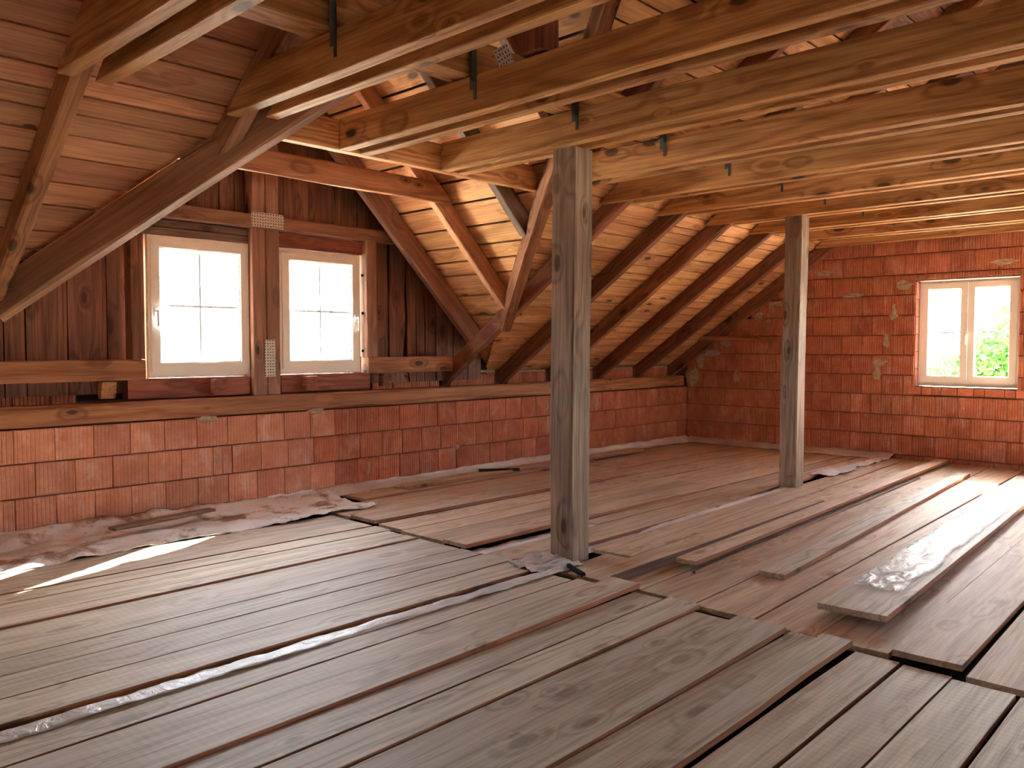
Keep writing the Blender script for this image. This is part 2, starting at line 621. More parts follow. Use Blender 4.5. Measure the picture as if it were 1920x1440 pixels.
fb(3.77, 1.255, 0.975, 10.42, 1.50, 1.16, W_FLOORB, lift0=0.022, ztop=0.002)
fb(3.72, 0.945, 0.62, 10.42, 1.14, 0.82, W_FLOORB)
fb(3.72, 0.60, 0.30, 10.42, 0.80, 0.5, W_FLOORB)
fb(3.72, 0.29, -0.1, 10.42, 0.49, 0.1, W_FLOORB)
rest = mk('floor_board', *boxes([(XB, -0.95, YO, YK, -0.05, -0.006), (-0.9, XG, YO, -0.45, -0.05, -0.004), (3.75, XG, -0.45, 0.08, -0.05, -0.004)]), W_FLOORB, fl)

# ------------------------------------------------------------------ loose boards lying on the floor
lb = board_xy('loose_board', 4.36, 2.735, 2.60, 10.30, 2.985, 2.85, W_FLOORB, ztop=0.061, wav=0.006)
tag(lb, 'long narrow loose board running from the near post towards the brick gable wall', 'board')
lb = board_xy('loose_board', 4.30, 2.585, 2.565, 9.0, 2.775, 2.755, W_DARK, ztop=0.018, th=0.02, wav=0.004)
tag(lb, 'thin reddish lath squeezed along the near edge of the long narrow loose board', 'lath')
lb = board_xy('loose_board', 4.53, 2.27, 2.115, 9.52, 2.545, 2.43, W_FLOOR, ztop=0.036, wav=0.006)
tag(lb, 'loose board with a pale sawn end between the long narrow and the wide loose boards', 'board')
lb = board_xy('loose_board', 4.06, 1.715, 1.385, 9.6, 2.02, 1.69, W_FLOOR, ztop=0.052, lift0=0.018, wav=0.005, th=0.032)
tag(lb, 'wide grey loose board with glossy stains, its cut end raised off the floor', 'board')
lb = board_xy('loose_board', 3.84, 2.845, 2.705, 7.0, 2.93, 2.80, W_DARK, ztop=0.030, wav=0.012, live=0.02)
tag(lb, 'dark knotty barked board lying against the long narrow loose board', 'board')
lb = board_xy('loose_board', 4.9, 6.17, 5.99, 8.8, 6.18, 6.01, W_FLOORB, ztop=0.054, wav=0.01)
tag(lb, 'loose board lying along the foot of the low brick wall', 'board')


# ------------------------------------------------------------------ plastic membrane under the planks
def sheet(name, x0, x1, y0, y1, zf, mat, nx, ny, amp=0.02, fx=5.0, wob=0.0, seed=0, parent=None):
    vs, fs = [], []
    for i in range(nx + 1):
        for j in range(ny + 1):
            u, v = i / nx, j / ny
            x = x0 + (x1 - x0) * u
            ya = y0(x) if callable(y0) else y0
            yb = y1(x) if callable(y1) else y1
            y = ya + (yb - ya) * v + wob * noise.noise(Vector((x * 2.2, v * 1.5, seed + 9)))
            z = zf(x, v) + amp * (noise.noise(Vector((x * fx, y * fx * 2.2, seed))) + 0.5 * noise.noise(Vector((x * fx * 2.7, y * fx * 5, seed + 3))))
            vs.append((x, min(y, 6.386), z))
    for i in range(nx):
        for j in range(ny):
            a = i * (ny + 1) + j
            fs.append((a, a + 1, a + ny + 2, a + ny + 1))
    o = mk(name, vs, fs, mat, parent, smooth=True)
    md = o.modifiers.new('thickness', 'SOLIDIFY')
    md.thickness = 0.002
    return o


o = sheet('plastic_membrane', -1.0, 3.86, 3.165, 3.345, lambda x, v: 0.010 - 0.040 * max(0, (v - 0.5) / 0.5), M_FILM, 160, 8, 0.012, 5.0, seed=1)
tag(o, 'white plastic membrane showing in the long slit between the left floor planks', 'plastic sheet')
o = sheet('plastic_membrane', 3.66, 4.02, 3.20, 3.52, lambda x, v: 0.005 + 0.02 * v, M_FILM, 24, 20, 0.022, 9.0, seed=4)
tag(o, 'crumpled white membrane scrap bunched at the foot of the near post', 'plastic sheet')
o = sheet('plastic_membrane', 3.80, 5.02, 3.80, 4.02, lambda x, v: -0.008 - 0.02 * v, M_FILM, 60, 12, 0.014, 6.0, seed=7)
tag(o, 'white membrane lying in the open gap just behind the near post', 'plastic sheet')
o = sheet('plastic_membrane', 4.25, 7.60, lambda x: 3.37 + 0.03 * (x - 4.3), lambda x: 3.50 + 0.03 * (x - 4.3), lambda x, v: -0.018 + 0.030 * sin(v * pi) * min(1, max(0, (x - 4.9) * 2)), M_FILM, 90, 8, 0.012, 5.0, seed=12)
tag(o, 'white membrane strip squeezed between planks from the near post to the far post', 'plastic sheet')
o = sheet('plastic_membrane', 8.45, 10.35, lambda x: 3.42 + 0.05 * (x - 8.4), lambda x: 3.66 - 0.03 * (x - 8.4), lambda x, v: 0.028, M_FILM, 60, 14, 0.028, 5.0, wob=0.06, seed=17)
tag(o, 'crumpled pale sheet lying beyond the far post before the brick gable wall', 'plastic sheet')
o = sheet('plastic_membrane', -1.2, 4.25, lambda x: 5.60 + 0.02 * sin(x * 3), 6.392, lambda x, v: 0.008 + 0.10 * max(0, v - 0.78) * 3.0 + 0.022 * max(0, sin(v * 9 + sin(x * 2))) , M_DUSTY, 200, 34, 0.024, 5.0, wob=0.07, seed=22)
tag(o, 'dusty crumpled membrane along the foot of the low brick wall below the windows', 'plastic sheet')
o = sheet('plastic_membrane', 4.15, 10.40, lambda x: 6.24 + 0.07 * sin(x * 2.3), 6.392, lambda x, v: 0.012 + 0.07 * v * v, M_FILM, 130, 8, 0.016, 4.0, wob=0.04, seed=29)
tag(o, 'pale membrane edge along the low brick wall behind the posts', 'plastic sheet')
o = sheet('plastic_membrane', 10.22, 10.44, 3.50, 6.34, lambda x, v: 0.012 + 0.05 * (x - 10.22) / 0.2, M_FILM, 8, 90, 0.014, 4.0, wob=0.02, seed=31)
tag(o, 'pale membrane strip along the foot of the brick gable wall', 'plastic sheet')
o = beam('floor_stick', (6.0, 6.16, 0.065), (6.42, 5.98, 0.05), 0.035, 0.03, M_DARK, seg=2)
tag(o, 'short blackened stick lying by the low brick wall', 'stick')
o = beam('batten_offcut', (3.90, 3.215, 0.008), (3.80, 3.02, 0.008), 0.03, 0.03, M_DARK, seg=2)
tag(o, 'short dark batten across the plank ends before the near post', 'batten')
o = beam('floor_stick', (2.25, 6.02, 0.075), (3.05, 6.14, 0.085), 0.10, 0.022, W_GREY, seg=3)
tag(o, 'broken board half buried in the membrane below the windows', 'board')

def clear_film():
    t = NT('clear_film')
    tc = t.n('TexCoord')
    n1 = t.noise(t.vmul(tc.outputs['Object'], (1.0, 2.2, 1.0)), 7.0, 3.0, 0.55, 1.0)
    b = t.n('BsdfPrincipled')
    b.inputs['Base Color'].default_value = lin(220, 216, 212)
    b.inputs['Roughness'].default_value = 0.34
    bn = t.n('Bump')
    bn.inputs['Strength'].default_value = 0.5
    bn.inputs['Distance'].default_value = 0.03
    t.l(n1, bn.inputs['Height'])
    t.l(bn.outputs[0], b.inputs['Normal'])
    tr = t.n('BsdfTransparent')
    mx = t.n('MixShader')
    t.l(t.mapr(n1, 0.35, 0.65, 0.12, 0.42), mx.inputs[0])
    t.l(tr.outputs[0], mx.inputs[1])
    t.l(b.outputs[0], mx.inputs[2])
    o = t.n('OutputMaterial')
    t.l(mx.outputs[0], o.inputs[0])
    return t.m


o = sheet('plastic_film', 4.5, 8.6, lambda x: 1.44 + 0.055 * (x - 4.06), lambda x: 1.69 + 0.055 * (x - 4.06), lambda x, v: 0.061 + 0.018 * max(0, 1 - (x - 4.06) / 5.54 * 2.2) ** 1.6, clear_film(), 120, 10, 0.006, 6.0, wob=0.03, seed=41)
tag(o, 'shiny wrinkled clear film lying on the wide grey loose board', 'plastic sheet')

# ------------------------------------------------------------------ brick walls
CH = 0.2405


def brick_mesh(name, w, h, mat, d=0.03):
    me = bpy.data.meshes.new(name)
    bm = bmesh.new()
    bmesh.ops.create_cube(bm, size=1.0)
    bmesh.ops.scale(bm, vec=(w, d, h), verts=bm.verts)
    front = [e for e in bm.edges if all(v.co.y < 0 for v in e.verts)]
    bmesh.ops.bevel(bm, geom=front, offset=0.004, segments=1, affect='EDGES')
    bm.to_mesh(me)
    bm.free()
    me.materials.append(mat)
    return me


BR = {}


def brick(parent, x, y, z, w, h, kind, rz=0.0):
    key = (round(w, 3), round(h, 3), kind)
    if key not in BR:
        BR[key] = brick_mesh('brick', w, h, B_RIB if kind == 'r' else B_PLAIN)
    o = bpy.data.objects.new('brick', BR[key])
    C.objects.link(o)
    o.parent = parent
    o.location = (x, y, z)
    o.rotation_euler = (rnd.uniform(-.003, .003), rnd.uniform(-.004, .004), rz + rnd.uniform(-.004, .004))
    return o


# low wall under the eaves
wl_ = struct(mk('wall_left', *boxes([(XB, XG, YK + 0.012, YK + 0.24, -0.2, 0.785)]), M_MORTARD), 'low ribbed brick wall under the eaves')
for c in range(4):
    zc = 0.785 - CH * (c + 0.5)
    x = -0.6 + (0.13 if c % 2 else 0.0) - 0.012
    bw = 0.2625
    while x < XG - 0.06:
        w = bw if x < 4.2 else 0.2525
        if c == 1 and abs(x - 3.18) < 0.14:
            w = 0.085
        w2 = min(w, XG - x)
        if w2 > 0.05:
            hh = CH - 0.008
            zz = zc
            if c == 3:
                hh, zz = 0.05, 0.785 - CH * 3 - 0.03
            brick(wl_, x + w2 / 2, YK + 0.008 + rnd.uniform(-0.003, 0.004), zz, round(w2 - 0.005, 3), hh, 'p' if x < 4.35 and not (c == 1 and x > 4.1) else 'r')
        x += w


def blob(name, loc, size, mat, parent, seed, flat='y'):
    me = bpy.data.meshes.new(name)
    bm = bmesh.new()
    bmesh.ops.create_icosphere(bm, subdivisions=3, radius=1.0)
    for v in bm.verts:
        k = 1 + 0.45 * noise.noise(v.co * 1.6 + Vector((seed * 3.1, 0, 0))) + 0.2 * noise.noise(v.co * 4 + Vector((0, seed * 5.3, 0)))
        v.co = Vector((v.co.x * size[0] * k, v.co.y * size[1] * k, v.co.z * size[2] * k))
    bm.to_mesh(me)
    bm.free()
    o = link(name, me, mat, parent)
    o.location = loc
    return o


for i, (x, z, sx, sz) in enumerate(((3.15, 0.775, 0.10, 0.028), (4.18, 0.775, 0.10, 0.03), (7.35, 0.66, 0.03, 0.07), (5.9, 0.30, 0.05, 0.03), (4.75, 0.2, 0.02, 0.1), (3.24, 0.44, 0.018, 0.1), (8.3, 0.66, 0.03, 0.09))):
    blob('mortar_patch', (x, YK + 0.004, z), (sx, 0.02, sz), M_MORTAR, wl_, i + 1)

# gable wall with its window and two unseen ones added for more daylight
GW = [(2.22, 3.29, 0.885, 2.145), (0.25, 1.32, 0.885, 2.145), (-1.72, -0.65, 0.885, 2.145)]


def gable_body(x0, x1, openings, name, mat):
    """wall plate in the YZ plane under both roof slopes with rectangular openings, as vertical strips"""
    zt = lambda y: PZ(y) if y >= YR else PZ(2 * YR - y)
    ys = sorted({YO, YK + 0.24, YR, *[v for o_ in openings for v in o_[:2]]})
    vs, fs = [], []

    def prism(ya, yb, za, zb_a, zb_b):
        b = len(vs)
        for xx in (x0, x1):
            vs.extend([(xx, ya, za), (xx, yb, za), (xx, yb, zb_b), (xx, ya, zb_a)])
        fs.extend([(b, b + 1, b + 2, b + 3), (b + 7, b + 6, b + 5, b + 4), (b, b + 4, b + 5, b + 1), (b + 1, b + 5, b + 6, b + 2), (b + 2, b + 6, b + 7, b + 3), (b + 3, b + 7, b + 4, b)])
    for a, b in zip(ys, ys[1:]):
        op = [o_ for o_ in openings if o_[0] <= a + 1e-6 and o_[1] >= b - 1e-6]
        if op:
            prism(a, b, -0.2, op[0][2], op[0][2])
            prism(a, b, op[0][3], zt(a), zt(b))
        else:
            prism(a, b, -0.2, zt(a), zt(b))
    return mk(name, vs, fs, mat)


wr = struct(gable_body(XG + 0.012, XG + 0.30, GW, 'wall_right', M_MORTARD), 'ribbed red brick gable wall')
zb = -0.18
row = 0
y0w, y1w, z0w, z1w = GW[0]
while zb < 2.75:
    zc = zb + CH / 2
    y = YK - (0.12 if row % 2 else 0.0)
    first = True
    if row % 2:
        spans = [(YK, YK - 0.12)]
    else:
        spans = []
    while y > 0.5:
        spans.append((y, y - 0.2485))
        y -= 0.2485
    for (a, b) in spans:
        lo, hi = b, a
        pieces = [(lo, hi)]
        for (y0w, y1w, z0w, z1w) in GW:
            if not (zb + CH > z0w - 0.10 and zb < z1w - 0.02):
                continue
            np_ = []
            for (l, h_) in pieces:
                if h_ <= y0w or l >= y1w:
                    np_.append((l, h_))
                else:
                    if l < y0w:
                        np_.append((l, y0w))
                    if h_ > y1w:
                        np_.append((y1w, h_))
            pieces = np_
        for (l, h_) in pieces:
            w = h_ - l
            if w < 0.03:
                continue
            zt = PZ((l + h_) / 2) - 0.03
            top = min(zb + CH - 0.008, PZ(h_) - 0.02)
            if top - zb < 0.05:
                continue
            o = brick(wr, XG + 0.008 + rnd.uniform(-0.004, 0.004), (l + h_) / 2, (zb + top) / 2, round(w - 0.005, 3), round(top - zb, 3), 'r', rz=-pi / 2)
    zb += CH
    row += 1
# lintel and the rowlock sill under the window
for (a, b) in ((1.9, 2.75), (2.755, 3.45)):
    brick(wr, XG + 0.006, (a + b) / 2, 2.185, round(b - a, 3), 0.06, 'r', rz=-pi / 2).name = 'lintel_brick'
yy = 2.12
while yy < 3.34:
    w = rnd.choice((0.2, 0.17, 0.11, 0.06))
    w = min(w, 3.36 - yy)
    o = bevel_box('sill_brick', (0.14, w - 0.008, 0.085), B_RIB, 0.004, wr, (XG + 0.055, yy + w / 2, 0.835))
    yy += w
# jamb bricks of the reveal
for k in range(6):
    o = bevel_box('jamb_brick', (0.09, 0.03, 0.2), B_RIB, 0.004, wr, (XG + 0.05, 3.30, 0.99 + k * 0.2075))
for i, (y, z, sy, sz) in enumerate(((6.30, 0.93, 0.11, 0.13), (6.18, 1.16, 0.07, 0.11), (6.0, 1.27, 0.13, 0.06), (5.78, 1.40, 0.10, 0.06), (5.3, 1.78, 0.08, 0.05), (5.05, 1.93, 0.10, 0.04),
                                    (4.42, 2.3, 0.12, 0.04), (5.62, 0.93, 0.055, 0.10), (3.62, 1.42, 0.05, 0.13), (3.55, 1.78, 0.05, 0.12), (3.70, 1.16, 0.09, 0.05), (3.72, 1.02, 0.05, 0.10),
                                    (3.43, 2.1, 0.10, 0.06), (4.05, 2.0, 0.16, 0.025), (2.35, 2.30, 0.18, 0.04), (5.15, 1.7, 0.04, 0.03), (6.02, 0.2, 0.03, 0.03))):
    blob('mortar_patch', (XG + 0.002, y, z), (0.018, sy, sz), M_MORTAR, wr, i + 20)

# wall and roof behind the camera and out of frame (plain)
wb = struct(gable_body(XB - 0.3, XB, [], 'wall_back', M_STUMP))
wo = struct(mk('wall_front', *boxes([(XB, XG, YO - 0.3, YO, -0.2, 1.15)]), M_STUMP))

# ------------------------------------------------------------------ roof boarding
ce = mk('ceiling', [], [], M_FELT)
struct(ce, 'rough sawn roof boarding above the rafters')


def slab(name, quad, mat, parent, th, nrm, xaxis):
    """plank from a planar quad (underside, world space), thickened along nrm; local X along xaxis"""
    x = Vector(xaxis).normalized()
    z = Vector(nrm).normalized()
    y = z.cross(x)
    m = Matrix((x, y, z)).transposed().to_4x4()
    c = sum((Vector(q) for q in quad), Vector()) / len(quad)
    m.translation = c
    inv = m.inverted()
    lo = [inv @ Vector(q) for q in quad]
    n = len(lo)
    vs = lo + [v + Vector((0, 0, th)) for v in lo]
    fs = [tuple(range(n)), tuple(range(2 * n - 1, n - 1, -1))] + [(i, (i + 1) % n, n + (i + 1) % n, n + i) for i in range(n)]
    o = mk(name, vs, fs, mat, parent)
    o.matrix_world = m
    return o


def mpt(x, y, off=0.0):
    return Vector((x, y, PZ(y))) + RN * off


def rows(seq, lo, hi, step):
    out = list(seq)
    while out[0] > lo:
        out.insert(0, out[0] - step * rnd.uniform(0.85, 1.25))
    while out[-1] < hi:
        out.append(out[-1] + step * rnd.uniform(0.85, 1.2))
    return out


GY = 0.0055
left = rows([4.22, 4.38, 4.49, 4.59, 4.71, 4.84, 5.00, 5.15, 5.33], YAPEX, 6.55, 0.135)
right = rows([4.44, 4.57, 4.645, 4.765, 4.92, 5.07, 5.175, 5.26], YAPEX, 6.95, 0.115)
top = rows([YAPEX - 0.14, YAPEX], YR, YAPEX - 0.01, 0.14)
top[-1] = YAPEX
for lst, side in ((left, 'L'), (right, 'R')):
    lst = [max(v, YAPEX) for v in lst]
    for a, b in zip(lst, lst[1:]):
        if b - a < 0.02:
            continue
        a2, b2 = a + GY, b - GY
        off = rnd.uniform(0, 0.004)
        if side == 'L':
            q = [mpt(XB, a2, off), mpt(XL(a2), a2, off), mpt(XL(b2), b2, off), mpt(XB, b2, off)]
            slab('roof_board', q, W_ROOF, ce, 0.022, RN, (1, 0, 0))
        else:
            q = [mpt(XR(a2), a2, off), mpt(XG + 0.3, a2, off), mpt(XG + 0.3, b2, off), mpt(XR(b2), b2, off)]
            slab('roof_board', q, W_ROOFY, ce, 0.022, RN, (1, 0, 0))
for a, b in zip(top, top[1:]):
    a2, b2 = max(YR, a) + GY, b - GY
    if b2 - a2 < 0.02:
        continue
    slab('roof_board', [mpt(XB, a2), mpt(XG + 0.3, a2), mpt(XG + 0.3, b2), mpt(XB, b2)], W_WALL, ce, 0.022, RN, (1, 0, 0))  # darker wood on the upper boards stands in for shade above the collar ties
# felt over the boards (main slope round the dormer, and the slope behind the camera with roof lights left open)
F = 0.03
f_q = [[mpt(XB, YAPEX, F), mpt(DXC, YAPEX, F), mpt(XL(6.75), 6.75, F), mpt(XB, 6.75, F)],
       [mpt(DXC, YAPEX, F), mpt(XG + 0.3, YAPEX, F), mpt(XG + 0.3, 6.95, F), mpt(XR(6.95), 6.95, F)],
       [mpt(XB, YR, F), mpt(XG + 0.3, YR, F), mpt(XG + 0.3, YAPEX, F), mpt(XB, YAPEX, F)]]
vs, fs = [], []
for q in f_q:
    fs.append(tuple(range(len(vs), len(vs) + 4)))
    vs += q
mk('roof_felt', vs, fs, M_FELT, ce)
opp = lambda x, y: Vector((x, y, PZ(2 * YR - y)))
OPEN = []     # roof lights, out of frame
xs = sorted({XB, XG + 0.3, *[v for o_ in OPEN for v in o_[:2]]})
vs, fs = [], []
for a, b in zip(xs, xs[1:]):
    op = [o_ for o_ in OPEN if abs(o_[0] - a) < 1e-6]
    segs = [(YR, YO)] if not op else [(YR, op[0][3]), (op[0][2], YO)]
    for (u, v) in segs:
        fs.append(tuple(range(len(vs), len(vs) + 4)))
        vs += [opp(a, u), opp(b, u), opp(b, v), opp(a, v)]
struct(mk('ceiling_opposite', vs, fs, W_DARK))

# dormer roof
cd = mk('ceiling_dormer', [], [], M_FELT)
struct(cd, 'yellowish roof boarding of the dormer')
DNR = Vector((1, 0, 1)).normalized()
DNL = Vector((-1, 0, 1)).normalized()


def dpt(x, y, off=0.0):
    n = DNR if x >= DXC else DNL
    return Vector((x, y, DPZ(x))) + n * off


drow = rows([5.09, 5.27, 5.42, 5.54, 5.66, 5.85], DXC, 6.55, 0.165)
drow[0] = DXC
for a, b in zip(drow, drow[1:]):
    b = min(b, 6.6)
    if b - a < 0.03:
        continue
    a2, b2 = a + 0.008, b - 0.008
    off = rnd.uniform(0, 0.003)
    slab('roof_board', [dpt(a2, YVAL(a2), off), dpt(a2, OH, off), dpt(b2, OH, off), dpt(b2, YVAL(b2), off)], W_ROOFY, cd, 0.022, DNR, (0, 1, 0))
    la, lb_ = 2 * DXC - a2, 2 * DXC - b2
    if la >= DXC:
        la = DXC - 0.001
    slab('roof_board', [dpt(la, YVAL(la), off), dpt(la, OH, off), dpt(lb_, OH, off), dpt(lb_, YVAL(lb_), off)], W_ROOFY, cd, 0.022, DNL, (0, 1, 0))
e1, e2 = 6.6, 2 * DXC - 6.6
mk('roof_felt', [Vector((DXC, YAPEX, DPZ(DXC) + .045)), Vector((DXC, OH, DPZ(DXC) + .045)), dpt(e1, OH, F), dpt(e1, YVAL(e1), F), dpt(e2, OH, F), dpt(e2, YVAL(e2), F)],
   [(0, 1, 2, 3), (1, 0, 5, 4)], M_FELT, cd)

# ------------------------------------------------------------------ main rafters
PX = [1.355, 2.22, 3.10, 3.96, 4.92, 5.82, 6.72, 7.60, 8.53, 9.43, 10.285]
RW = 0.085
RXC = [p + 0.08 + RW / 2 for p in PX[:10]] + [10.405]
rlabel = {0: 'sloping rafter at the far left, notched between a collar tie pair',
          1: 'short grey-brown rafter end resting on the left dormer valley',
          2: 'cut rafter above the dormer between the third collar tie pair from the left',
          3: 'cut rafter above the dormer between the collar ties over the near post',
          4: 'short rafter rising from the right dormer valley behind the near post',
          5: 'rafter carrying the foot of the right dormer valley',
          6: 'main rafter next to the valley rafter, passing behind the near post',
          7: 'second full rafter right of the near post, seen from the brick corner the fourth',
          8: 'main rafter, third from the brick gable wall',
          9: 'main rafter, second from the brick gable wall',
          10: 'end rafter lying against the brick gable wall'}
rl_ = {6: 'fifth', 7: 'fourth'}
for i, xc in enumerate(RXC):
    if i == 1 or i == 2:
        ys = YVAL(xc) - 0.02
    elif i in (3, 4):
        ys = YVAL(xc) - 0.02
    else:
        ys = 6.66
    c0 = Vector((xc, ys, MZ(ys))) + RN * (RH / 2)
    c1 = Vector((xc, YR + 0.05, MZ(YR + 0.05))) + RN * (RH / 2)
    k = tan(S35)
    kw = dict(cut0=(1 / k if i in (1, 2, 3, 4) and False else -k * 0, 0))
    o = beam('rafter', c0, c1, RW, RH - 0.002, W_PLATE if i == 0 else W_VALLEY if i == 1 else W_RAFTER, up=RN, seg=10, wane=0.012, seed=100 + i)
    lab = rlabel[i]
    if i in rl_:
        lab = 'main rafter, %s from the brick gable wall' % rl_[i]
    tag(o, lab, 'rafter', 'rafters of the main roof')

# ------------------------------------------------------------------ collar ties in pairs
ZC, HC = 2.61, 0.195
names = ['at the far left over the notched rafter', 'second from the left, crossing the left dormer valley', 'third from the left, butting the dormer trimmer',
         'carried by the near post', 'next beyond the near post', 'fifth from the brick gable wall', 'fourth from the brick gable wall',
         'carried by the far post', 'second from the brick gable wall', 'nearest to the brick gable wall']
for i, p in enumerate(PX):
    y_end = {0: 4.16, 1: 4.23, 2: 4.445, 3: 4.445, 4: 4.22}.get(i, 4.47)
    cut = m_ if True else 0
    sk = 1 / tan(S35)
    for j in range(2):
        if i == 10 and j == 1:
            continue
        x = p + (0 if j == 0 else 0.08 + RW)
        w = 0.078
        ye = y_end - (0.12 if (i == 1 and j == 1) else 0)
        slope_cut = i not in (2, 3, 4)
        # local X runs towards -Y, local Z up: shear the start end along the roof slope
        ks = (sk if slope_cut else 0)
        st = ye - (HC / 2) * sk if slope_cut else ye
        o = beam('collar_tie', (x + w / 2, st, ZC + HC / 2), (x + w / 2, -1.93, ZC + HC / 2), w, HC, W_COLLAR, cut0=(ks, 0), seg=14, ch=0.004, wane=0.0035, bow=0.005, seed=200 + i * 2 + j)
        if i == 10:
            lab = 'single collar tie lying against the brick gable wall'
        else:
            lab = '%s beam of the collar tie pair %s' % ('near' if j == 0 else 'far', names[i])
        tag(o, lab, 'beam', 'collar ties under the roof')
        if j == 0 and i > 0:
            # dark steel strap nailed to the near face, holding the purlin above
            yb = 3.225
            vs, fs = boxes([(-0.022, 0.028, -0.004, 0.0, 0.055, 0.34), (0.006, 0.028, -0.004, 0.0, 0.0, 0.06), (0.024, 0.028, -0.035, 0.0, 0.09, 0.34)])
            s = mk('metal_strap', vs, fs, M_STEEL)
            s.parent = o
            # world placement: strap lies in the plane of the near face (normal -X)
            wm = Matrix.Translation((x - 0.001, yb, ZC + 0.065)) @ Matrix.Rotation(-pi / 2, 4, 'Z')
            s.matrix_parent_inverse = o.matrix_world.inverted()
            s.matrix_world = wm

# purlin lying on the collar ties
o = beam('purlin', (XB + 0.2, 3.335, 2.91), (XG, 3.335, 2.91), 0.18, 0.20, W_COLLAR, seg=16, wane=0.014, seed=301)
tag(o, 'long purlin lying on top of the collar ties above the posts', 'beam')
pl = bevel_box('nail_plate', (0.13, 0.003, 0.13), M_PERF, 0, None, (3.36, 3.243, 2.96))
pl.parent = o
pl.matrix_parent_inverse = o.matrix_world.inverted()
pl.rotation_euler = (0, -0.6, 0)
o = beam('roof_strut', (3.145, 2.80, 2.82), (3.145, 2.80, 3.52), 0.14, 0.16, W_RED, up=(0, 1, 0), seg=4)
tag(o, 'dark red upright strut standing on the collar ties above the dormer', 'strut')

# ------------------------------------------------------------------ posts
o = beam('post', (4.125, 3.395, -0.035), (4.145, 3.395, ZC), 0.186, 0.186, W_POST, up=(0, 1, 0), seg=14, wane=0.012, ch=0.007, bow=0.006, seed=401)
tag(o, 'weathered grey-brown square post in the middle foreground', 'post')
post_near = o
o = beam('post', (7.675, 3.53, -0.035), (7.70, 3.53, ZC), 0.165, 0.175, W_POST, up=(0, 1, 0), seg=14, wane=0.016, ch=0.006, bow=0.012, seed=402)
tag(o, 'grey wooden post further back towards the brick gable wall', 'post')

# ------------------------------------------------------------------ wall plate and brick infill
o = beam('wall_plate', (XB + 0.1, YK + 0.075, 0.868), (10.36, YK + 0.075, 0.868), 0.15, 0.148, W_PLATE, seg=30, wane=0.03, ch=0.006, bow=0.008, seed=410)
tag(o, 'long timber wall plate on top of the low brick wall', 'beam')
# infill bricks with a mortar cap between the rafter feet
k = 0
bays = [(-2.9, -0.25), (-0.2, 1.40), (1.56, 2.24), (4.98, 5.86)] + [(RXC[i] + RW / 2 + 0.03, RXC[i + 1] - RW / 2 - 0.10) for i in range(5, 10)]
for (a, b) in bays:
    x = a
    while x < b - 0.05:
        w = min(0.25, b - x)
        brick(wl_, x + w / 2, YK + 0.235, 0.995, round(w - 0.005, 3), 0.125, 'r')
        x += w
    hh = rnd.uniform(0.018, 0.03)
    cap = beam('mortar_cap', (a - 0.01, YK + 0.27, 1.073), (b + 0.01, YK + 0.27, 1.073), 0.09, hh * 1.6, M_MORTAR, seg=8, wane=0.02, bow=0.02)
    cap.parent = wl_
mk('outer_leaf', *boxes([(XB, XG, YK + 0.245, YK + 0.34, 0.7, 1.02), (XB, 0.92, YK + 0.25, YK + 0.335, 1.01, 1.085), (6.5, XG, YK + 0.25, YK + 0.335, 1.01, 1.085)]), M_MORTARD, wl_)

# ------------------------------------------------------------------ dormer valleys and rafters
VZ = 0.20
for s_, nm in ((1, 'right'), (-1, 'left')):
    f = Vector((XF, YF, DZ(XF)))
    a = Vector((DXC, YAPEX, DZ(DXC)))
    if s_ < 0:
        f.x = 2 * DXC - f.x
    d = (a - f).normalized()
    side = Vector((d.y, -d.x, 0)).normalized()
    upv = (Vector((0, 0, 1)) - d * d.z).normalized()
    p0 = f - d * 0.03 + upv * (VZ / 2 - 0.055)
    p1 = a + upv * (VZ / 2 - 0.055)
    o = beam('valley_rafter', p0, p1, 0.10, VZ, W_RAFTER if s_ > 0 else W_VALLEY, cut0=(d.z / math.hypot(d.x, d.y) * 0.6, 0.55 * s_), seg=10, wane=0.02, bow=0.012, seed=500 + s_)
    tag(o, 'right valley rafter of the dormer, steep in view beside the near post' if s_ > 0 else 'left valley rafter of the dormer, long diagonal with big knots', 'rafter')

drl = ['dormer rafter against the window wall', 'dormer rafter between the window wall and the trimmer, ending at the right valley foot', 'grey weathered dormer rafter ending halfway up the right valley', 'short upper dormer rafter above the trimmer']
for k, yc in enumerate((6.36, 5.60, 4.80, 3.95)):
    hgt = RH if k else 0.2
    for s_ in (1, -1):
        xe = XR(yc) - (0.06 if s_ > 0 else 0.20) if k else 6.12
        top_ = Vector((DXC + 0.04, yc, DZ(DXC + 0.04)))
        bot = Vector((xe, yc, DZ(xe)))
        n = DNR
        c0 = bot + n * (RH - hgt / 2)
        c1 = top_ + n * (RH - hgt / 2)
        if s_ < 0:
            c0.x = 2 * DXC - c0.x
            c1.x = 2 * DXC - c1.x
            n = DNL
        o = beam('dormer_rafter', c0, c1, 0.08, hgt - 0.002, [W_FRAME, W_ROOF, W_GREY, W_RAFTER][k], up=n, seg=8, wane=0.012, cut0=(-0.3, -0.9 * s_ if k else 0), seed=520 + k * 2 + s_)
        lab = drl[k] if s_ > 0 else drl[k].replace('dormer rafter', 'left-hand dormer rafter').replace('right valley', 'left valley')
        tag(o, lab, 'rafter', 'dormer rafters')
o = beam('dormer_ridge', (DXC, YAPEX + 0.1, DZ(DXC) + 0.02), (DXC, OH - 0.05, DZ(DXC) + 0.02), 0.07, 0.16, W_RAFTER, seg=6)
tag(o, 'ridge board of the dormer roof', 'beam')

